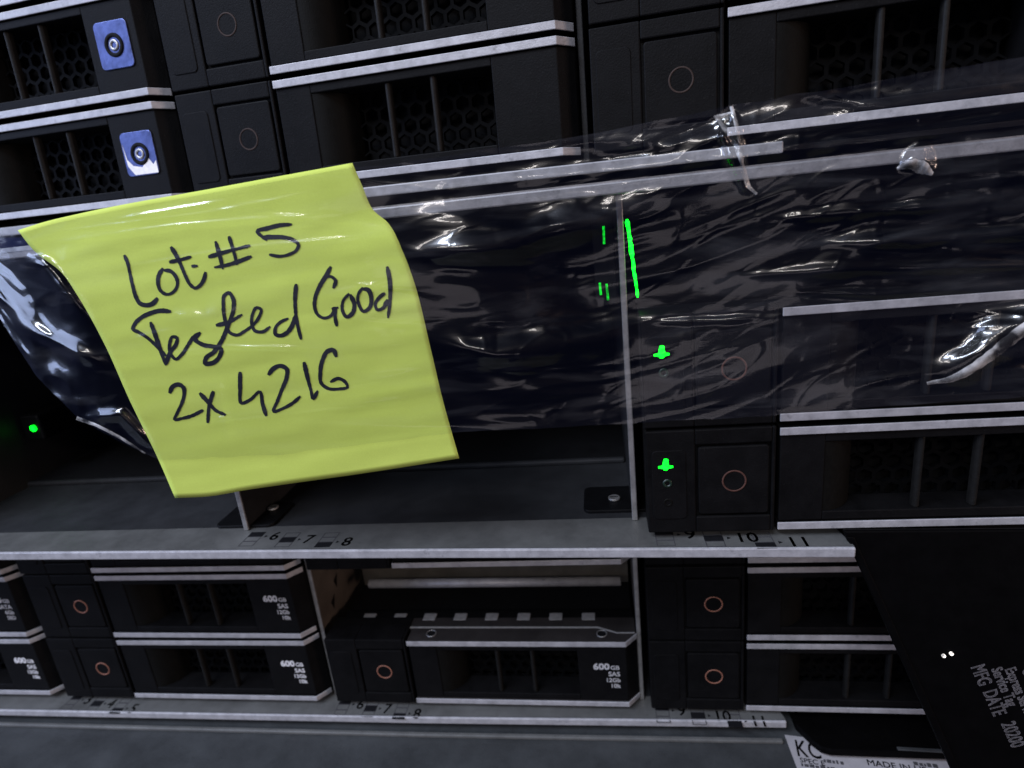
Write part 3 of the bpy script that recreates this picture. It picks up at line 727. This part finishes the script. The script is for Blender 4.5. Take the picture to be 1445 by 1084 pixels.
crease([(1100, 412), (1250, 415), (1445, 402)], 6, 0.8)
crease([(560, 470), (700, 500), (960, 460)], 22, 2.6)
crease([(540, 362), (700, 348), (920, 300)], 20, 2.4)
crease([(560, 262), (700, 258), (1445, 175)], 12, 1.2)
crease([(0, 440), (110, 500), (160, 520)], 12, 2.0); crease([(0, 375), (60, 372), (140, 470)], 10, 1.6); crease([(110, 590), (170, 585), (225, 640)], 8, 1.4)
crease([(200, 505), (320, 490), (480, 492)], 4, 0.5); crease([(150, 312), (340, 280)], 4, 0.5); crease([(305, 525), (318, 590), (330, 645)], 6, 0.5); crease([(235, 440), (290, 450), (345, 432)], 13, 0.9); crease([(60, 345), (250, 318), (500, 300)], 5, 0.4); crease([(130, 385), (330, 352), (545, 330)], 4, 0.35); crease([(200, 605), (400, 580), (610, 560)], 5, 0.4); crease([(60, 330), (300, 300), (490, 262)], 4, 0.35); crease([(180, 480), (260, 462)], 4, 0.4); crease([(440, 420), (560, 395)], 5, 0.4); crease([(420, 560), (600, 520)], 5, 0.4)
YY = YY - np.maximum(D, -0.35*mid_on - 1.8*(1-mid_on)) + 0.0
# stay in front of the carriers and the lip
YY = np.minimum(YY, np.where((UU > ul-8) & (UU < ur+8), note_depth(UU, VV)-0.28, -1.3))
dd = RIGHT*((UU.ravel()[:, None]-722.5)/FOC) + DOWN*((VV.ravel()[:, None]-542)/FOC) + FWD
P3 = CAM + dd*((YY.ravel()-CAM[1])/dd[:, 1])[:, None]
TB = P3[(NV//2)*NU + NU//2]
tape = link('packing_tape', MB().add(P3-TB, [(i*NU+j, (i+1)*NU+j, (i+1)*NU+j+1, i*NU+j+1) for i in range(NV-1) for j in range(NU-1)]).mesh('packing_tape', 'film', True))
tape.location = [c*S for c in TB]
tag(tape, 'clear wrinkled packing tape stretched across the middle server over the note', 'tape')

# the film is pinched into pale folds where it was pulled tight; one pale flap is painted glare
def fold_glare_mat():
    m = bpy.data.materials.new('pale_film_and_glare'); m.use_nodes = True
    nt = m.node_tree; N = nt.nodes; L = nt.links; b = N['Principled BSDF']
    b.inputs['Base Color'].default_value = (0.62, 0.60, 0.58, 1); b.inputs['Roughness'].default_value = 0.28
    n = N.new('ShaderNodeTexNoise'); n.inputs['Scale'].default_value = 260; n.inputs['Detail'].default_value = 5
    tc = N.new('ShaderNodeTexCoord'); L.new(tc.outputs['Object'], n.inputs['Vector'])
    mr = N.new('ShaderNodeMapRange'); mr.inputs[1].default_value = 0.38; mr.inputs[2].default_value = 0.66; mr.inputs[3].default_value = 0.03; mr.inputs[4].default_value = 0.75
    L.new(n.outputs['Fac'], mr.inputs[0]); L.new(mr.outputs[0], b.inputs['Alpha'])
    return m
MAT['fold_and_glare'] = fold_glare_mat()
def tape_y(u, v):
    j = int(np.clip(np.searchsorted(U, u), 1, NU-2)); i = int(np.argmin(np.abs(VV[:, j]-v))); return float(YY[i, j])
def fold_and_glare(pts, widths):
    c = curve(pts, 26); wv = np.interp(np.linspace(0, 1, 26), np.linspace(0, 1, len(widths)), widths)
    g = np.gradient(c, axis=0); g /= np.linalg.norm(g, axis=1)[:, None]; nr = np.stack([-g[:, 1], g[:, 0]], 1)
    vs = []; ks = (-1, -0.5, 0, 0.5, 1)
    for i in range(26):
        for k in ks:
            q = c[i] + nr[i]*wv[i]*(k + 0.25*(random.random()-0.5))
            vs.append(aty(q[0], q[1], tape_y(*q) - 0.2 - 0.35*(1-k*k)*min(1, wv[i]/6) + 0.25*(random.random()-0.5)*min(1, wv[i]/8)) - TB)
    m = MB().add(vs, [(i*5+k, (i+1)*5+k, (i+1)*5+k+1, i*5+k+1) for i in range(25) for k in range(4)]).mesh('film_fold_and_glare', 'fold_and_glare', True)
    link('film_fold_and_glare', m, tape)
fold_and_glare([(1008, 164), (1022, 180), (1040, 212), (1050, 240), (1056, 262), (1068, 274)], (1.5, 4, 3, 2.5, 3.5, 2))
fold_and_glare([(1032, 150), (1040, 180), (1046, 210), (1049, 238)], (2.5, 3, 2.5, 1))
fold_and_glare([(1008, 166), (1020, 163), (1036, 158)], (3, 2.5, 1.5))
fold_and_glare([(1266, 238), (1284, 232), (1300, 236), (1316, 246)], (2, 7, 10, 3))
fold_and_glare([(1308, 541), (1345, 534), (1390, 508), (1430, 476), (1500, 428)], (2, 6, 8, 9, 9))  # pale flap stands in for a band of glare on the tape
fold_and_glare([(108, 590), (135, 600), (170, 618), (205, 640)], (2.5, 2, 2, 1))

# ------------------------------------------------------------------ render settings
scene.render.engine = 'CYCLES'
scene.cycles.transparent_max_bounces = 16
scene.render.resolution_x = 1024; scene.render.resolution_y = 768
